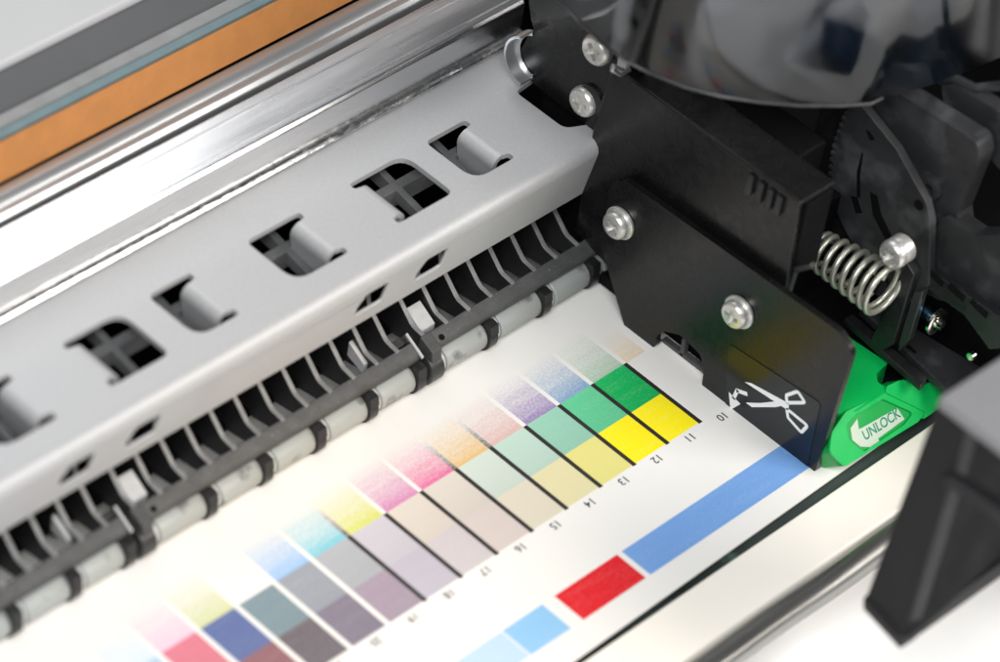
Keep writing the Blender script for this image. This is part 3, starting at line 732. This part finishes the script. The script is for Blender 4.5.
# lattice frame in front of the spring
LX = 30.0
flat('frame_strut', [(-10.85, 26.43), (-13.64, 30.77), (-15.75, 29.43), (-15.55, 23.63), (-15.45, 13.23), (-13.39, 10.01), (-10.8, 9.63), (-12.01, 18.66)], 28.0, 2.0, m_plastic, .2)
flat('frame_strut', [(-16.03, 25.23), (-17.61, 26.66), (-17.56, 15.42), (-16.15, 11.55), (-15.8, 14.53)], 29.0, 1.6, m_plastic_w, .2)
flat('frame_rail', [(-12.4, 29), (-17.83, 29.91), (-34.82, 30.67), (-35.87, 26.98), (-31.59, 23.21), (-25.37, 26.15), (-17.74, 26.24), (-13.23, 26.69)], 30.5, 1.8, m_plastic, .2)
for i, qd in enumerate((((927,276),(932,273),(943,284),(939,287)), ((947,289),(951,286),(966,297),(963,301)), ((969,304),(973,301),(987,314),(984,317)))):
    pass
flat('rail_slot', [(-16.62, 29.17), (-17.19, 30.27), (-20.33, 29.93), (-20.04, 28.59)], 30.3, .15, m_deep, 0)
flat('rail_slot', [(-20.94, 29.27), (-21.45, 30.55), (-24.8, 30.16), (-24.58, 28.64)], 30.3, .15, m_deep, 0)
flat('rail_slot', [(-25.65, 29.45), (-26.2, 30.54), (-29.63, 29.78), (-29.54, 28.59)], 30.3, .15, m_deep, 0)
# base strip that borders the green lever
b = nb(); prism(b, [(28.78, -4.44), (30.97, -4.58), (29.4, -22.72), (26.79, -23.4)], 2, 9.2, 10.6); obj('base_strip', b, m_plastic, car, bev=.3)
b = nb(); prism(b, [(33.95, -3.86), (36.76, -4.15), (39.94, -27.9), (30.23, -29.39)], 2, 7.8, 9.5); obj('base_lattice', b, m_plastic_w, car, bev=.3)
flat('base_slot', [(-14.84, 8.64), (-15.33, 10.18), (-17.17, 9.97), (-16.93, 8.38)], 33, .2, m_deep, 0)
# small bolt and rod
b = nb(); y_, z_ = [(-19.65, 18.83)][0]
tube(b, [(33, y_ + 9, z_ + .8), (33, y_ + .4, z_)], 1.3, 16); obj('bolt_rod', b, m_blue, car, smooth=50)
b = nb(); lathe(b, [(0, 0), (0, 2.6), (.5, 2.6), (.7, 2.3), (.7, 1.1), (1.6, 1.0), (1.9, 0)], (33, y_ + .5, z_), (0, -1, 0), 28); obj('bolt_head', b, m_chromeb, car, smooth=40)
b = nb(); tube(b, [(38, y, z) for y, z in [(-22.77, 25.63), (-27.33, 32.43)]], 1.3, 14); obj('steel_pin', b, m_blue, car, smooth=50)
b = nb(); lathe(b, [(0, 0), (0, .8), (.8, .7), (.9, 0)], (31, *[(-28.8, 19.48)][0]), (-1, 0, 0), 20); obj('small_bolt', b, m_chromeb, car, smooth=40)

# ------------------------------------------------------------------ green unlock lever
grn = thing('unlock_lever', 'bright green plastic lever marked UNLOCK beside the scissors plate', 'lever', (20, -18, 2))
b = nb(); pts = [(26.97, -4.63), (27.88, -6.55), (28.53, -15.21), (25.04, -15.54), (23.53, -17.07), (23.71, -18.7), (26.27, -19.17), (27.82, -20.07), (28.31, -22.53), (30.66, -22.54), (30.63, -26.1), (24.78, -27.52), (21.43, -20.21), (15.57, -20.41), (12.33, -17.92)]
pts = [(x, max(y, -19.4)) for x, y in pts]
b.free(); b = slab(rnd(pts, [.3, .5, .5, .8, 1.5, 1, 1, 1, .5, .8, 1, .3, .3, .3, .3], 4), 2, 8.5, -5.5)
obj('lever_body', b, m_green, grn, bev=.35)
# tongue: sloping front face drawn in (x, s), s up the slope
P0 = Vector((0, -24.4, 2.9)); U = Vector((0, 5.6, 5.9)).normalized(); NRM = Vector((0, -U.z, U.y))
def on_slope(bm):
    for v in bm.verts:
        x, s, d = v.co; v.co = Vector((x, P0.y, P0.z)) + U * s + NRM * d
out = rnd([(8.66, 0.55), (6.94, 4.14), (9.07, 6.76), (13.53, 8.36), (18.31, 7.8), (22.77, 7.51), (29.66, 0.5), (27.17, -0.17)], [1.2, 1.6, 2, 1.6, .3, .3, .3, .3], 5)
inn = rnd([(13.77, 0.8), (11.78, 3.98), (12.42, 6.42), (15.32, 7.04), (17.73, 6.79), (21.99, 6.59), (27.11, 1.54), (24.07, 0.78)], [.6, 1.2, .8, 1, .8, .8, .6, .4], 5)
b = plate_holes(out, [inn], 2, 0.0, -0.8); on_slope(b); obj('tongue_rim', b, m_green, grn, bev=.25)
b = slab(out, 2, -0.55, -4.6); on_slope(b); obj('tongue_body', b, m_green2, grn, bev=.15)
sh = rnd([(22.73, 7.44), (23.68, 8.19), (26.58, 7.82), (28.62, 6.85), (30.82, 4.78), (33.31, 4.53), (35.48, 1.44), (35.05, -0.23), (27.96, -0.17), (29.25, 0.7)], .4, 4)
b = slab(sh, 2, 0.35, -3.0); on_slope(b); obj('shoulder', b, m_green, grn, bev=.25)
arrow = [(13.4, 5.39), (15.54, 6.1), (14.97, 4.45), (15.8, 4.32), (24.45, 3.78), (25.02, 1.43), (18.01, 1.22), (18.22, 0.29), (15.78, 0.74), (13.82, 1.79), (12.77, 3.5)]
b = slab(arrow, 2, -0.5, .1); on_slope(b)
arw = obj('arrow_plate', b, m_arrow, grn)
sx, ss = [(19.86, 2.91)][0]
o_ = Vector((sx, P0.y, P0.z)) + U * ss + NRM * (-0.39)
tx = text_bm('UNLOCK', 2.35, o_, (1, 0, 0), U, .02, bold=.012, xs=0.95)
obj('unlock_lettering', tx, m_gtext, arw)

# ------------------------------------------------------------------ smoked cover over the carriage
cov = thing('smoked_cover', 'smoked clear curved cover above the black carriage', 'plastic cover', (30, 30, 60))
rim = [(3.54, 52.7), (0.65, 45.32), (-0.62, 40.02), (-1.54, 34.2), (-1.68, 28.49), (-0.74, 23.86), (1.32, 18.1), (4.29, 13.21), (8.46, 8.34), (13.1, 3.87), (18.4, -0.04), (22.67, -2.73), (25.41, -2.93)]
rim = [Vector((x, y)) for x, y in rim + [(29.44, -4.38), (36.28, -6.05), (44.86, -7.41), (58.35, -9.15)]]
cc = Vector((34, 40)); b = nb(); rows = []
for h, sc in ((0, 1.0), (3, 1.012), (10, 1.015), (22, .98), (34, .90), (42, .80)):
    rows.append([b.verts.new((cc.x + (p.x - cc.x) * sc, cc.y + (p.y - cc.y) * sc, 60 + h)) for p in rim])
for i in range(len(rows) - 1):
    for k in range(len(rim) - 1): b.faces.new((rows[i][k], rows[i][k + 1], rows[i + 1][k + 1], rows[i + 1][k]))
shell = obj('shell', b, m_smoke, cov, smooth=70)
b = nb(); tube(b, [(p.x, p.y, 60) for p in rim[:13]], .32, 10); obj('rim', b, m_plastic_w, cov, smooth=60)
# parts seen through the cover
inn_t = thing('ink_tube_block', 'pale and dark blocks dimly seen through the smoked cover', 'carriage insert', (30, 30, 47))
def inner(name, pts, y, th, m): 
    b = nb(); prism(b, pts, 1, y, y + th); return obj(name, b, m, inn_t, bev=.5)
inner('pale_post', [(21.63, 44.33), (34.58, 34.73), (33.95, 56.29), (22.68, 61.68)], 30, 3, m_inner)
inner('pale_block', [(15.14, 58.88), (14.72, 65.33), (23.31, 69.47), (49.93, 54.77), (55.05, 48.01), (37.82, 43.37), (32.33, 43.07)], 24, 4, m_inner)
inner('dark_block', [(30.84, 57.33), (30.27, 64.33), (37.61, 59.9), (47.17, 49.61), (50.08, 56.77), (56.87, 59.88), (67.1, 32.97), (42.7, 43.17)], 12, 4, m_navy)
inner('pale_panel', [(28.57, 53.43), (43.34, 63.16), (70.99, 50.03), (68.25, 33.66), (45.6, 38.36)], 18, 3, m_inner)
inner('pale_fin', [(56.53, 52.01), (56.33, 62.78), (59.45, 61.29), (62.04, 48.21)], 6, 1.5, m_inner)
inner('pale_fin', [(63.59, 46.79), (61.65, 60.24), (70.59, 55.97), (73.81, 39.06)], 6, 1.5, m_inner)
b = nb(); box(b, 92, 94, -90, 120, 0, 110); obj('rear_wall', b, m_plastic, inn_t)

# ------------------------------------------------------------------ out-of-focus corner piece in front
fg = thing('corner_bracket', 'blurred charcoal corner bracket with a grey top in the lower right foreground', 'bracket', (-10, -60, 18))
def hexa(name, lo, zl, hi, zh, m, bev=.6):
    bm = nb(); A = [bm.verts.new((x, y, zl)) for x, y in lo]; B = [bm.verts.new((x, y, zh)) for x, y in hi]
    bm.faces.new(A); bm.faces.new(B[::-1])
    for i in range(4): bm.faces.new((A[i], A[(i + 1) % 4], B[(i + 1) % 4], B[i]))
    return obj(name, bm, m, fg, bev=bev)
hexa('left_wall', [(-27.45, -54.65), (-29.31, -64.22), (-25.42, -64.41), (-23.44, -54.74)], 20, [(-17.62, -51.82), (-17.89, -57.94), (-13.15, -57.91), (-13.02, -51.9)], 56, m_fg)
hexa('foot', [(-27.17, -54.69), (-29.31, -64.22), (4.59, -64.51), (6.78, -54.47)], 20, [(-27.41, -54.25), (-29.21, -63.73), (4.48, -63.87), (6.52, -53.97)], 22.5, m_fg)
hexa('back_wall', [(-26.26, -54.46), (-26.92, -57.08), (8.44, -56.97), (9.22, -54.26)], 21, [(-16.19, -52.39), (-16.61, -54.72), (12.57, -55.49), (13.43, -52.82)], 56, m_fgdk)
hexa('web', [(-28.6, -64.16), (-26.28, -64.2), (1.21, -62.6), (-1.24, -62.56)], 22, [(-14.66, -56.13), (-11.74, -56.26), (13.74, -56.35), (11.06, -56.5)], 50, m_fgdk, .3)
hexa('inner_rib', [(-20.43, -56.74), (-17.91, -56.59), (-16.93, -72.46), (-20.07, -73.09)], 46, [(-22.54, -59.98), (-20.28, -59.65), (-18.16, -74.23), (-21.29, -74.85)], 50, m_fg)
b = nb(); prism(b, [(-17.97, -51.97), (15.66, -52.42), (-18.51, -79.76), (-18.27, -64.31)], 2, 55.5, 58.0); obj('top_plate', b, m_fgtop, fg, bev=.8)
print('OBJECTS', len(bpy.data.objects))
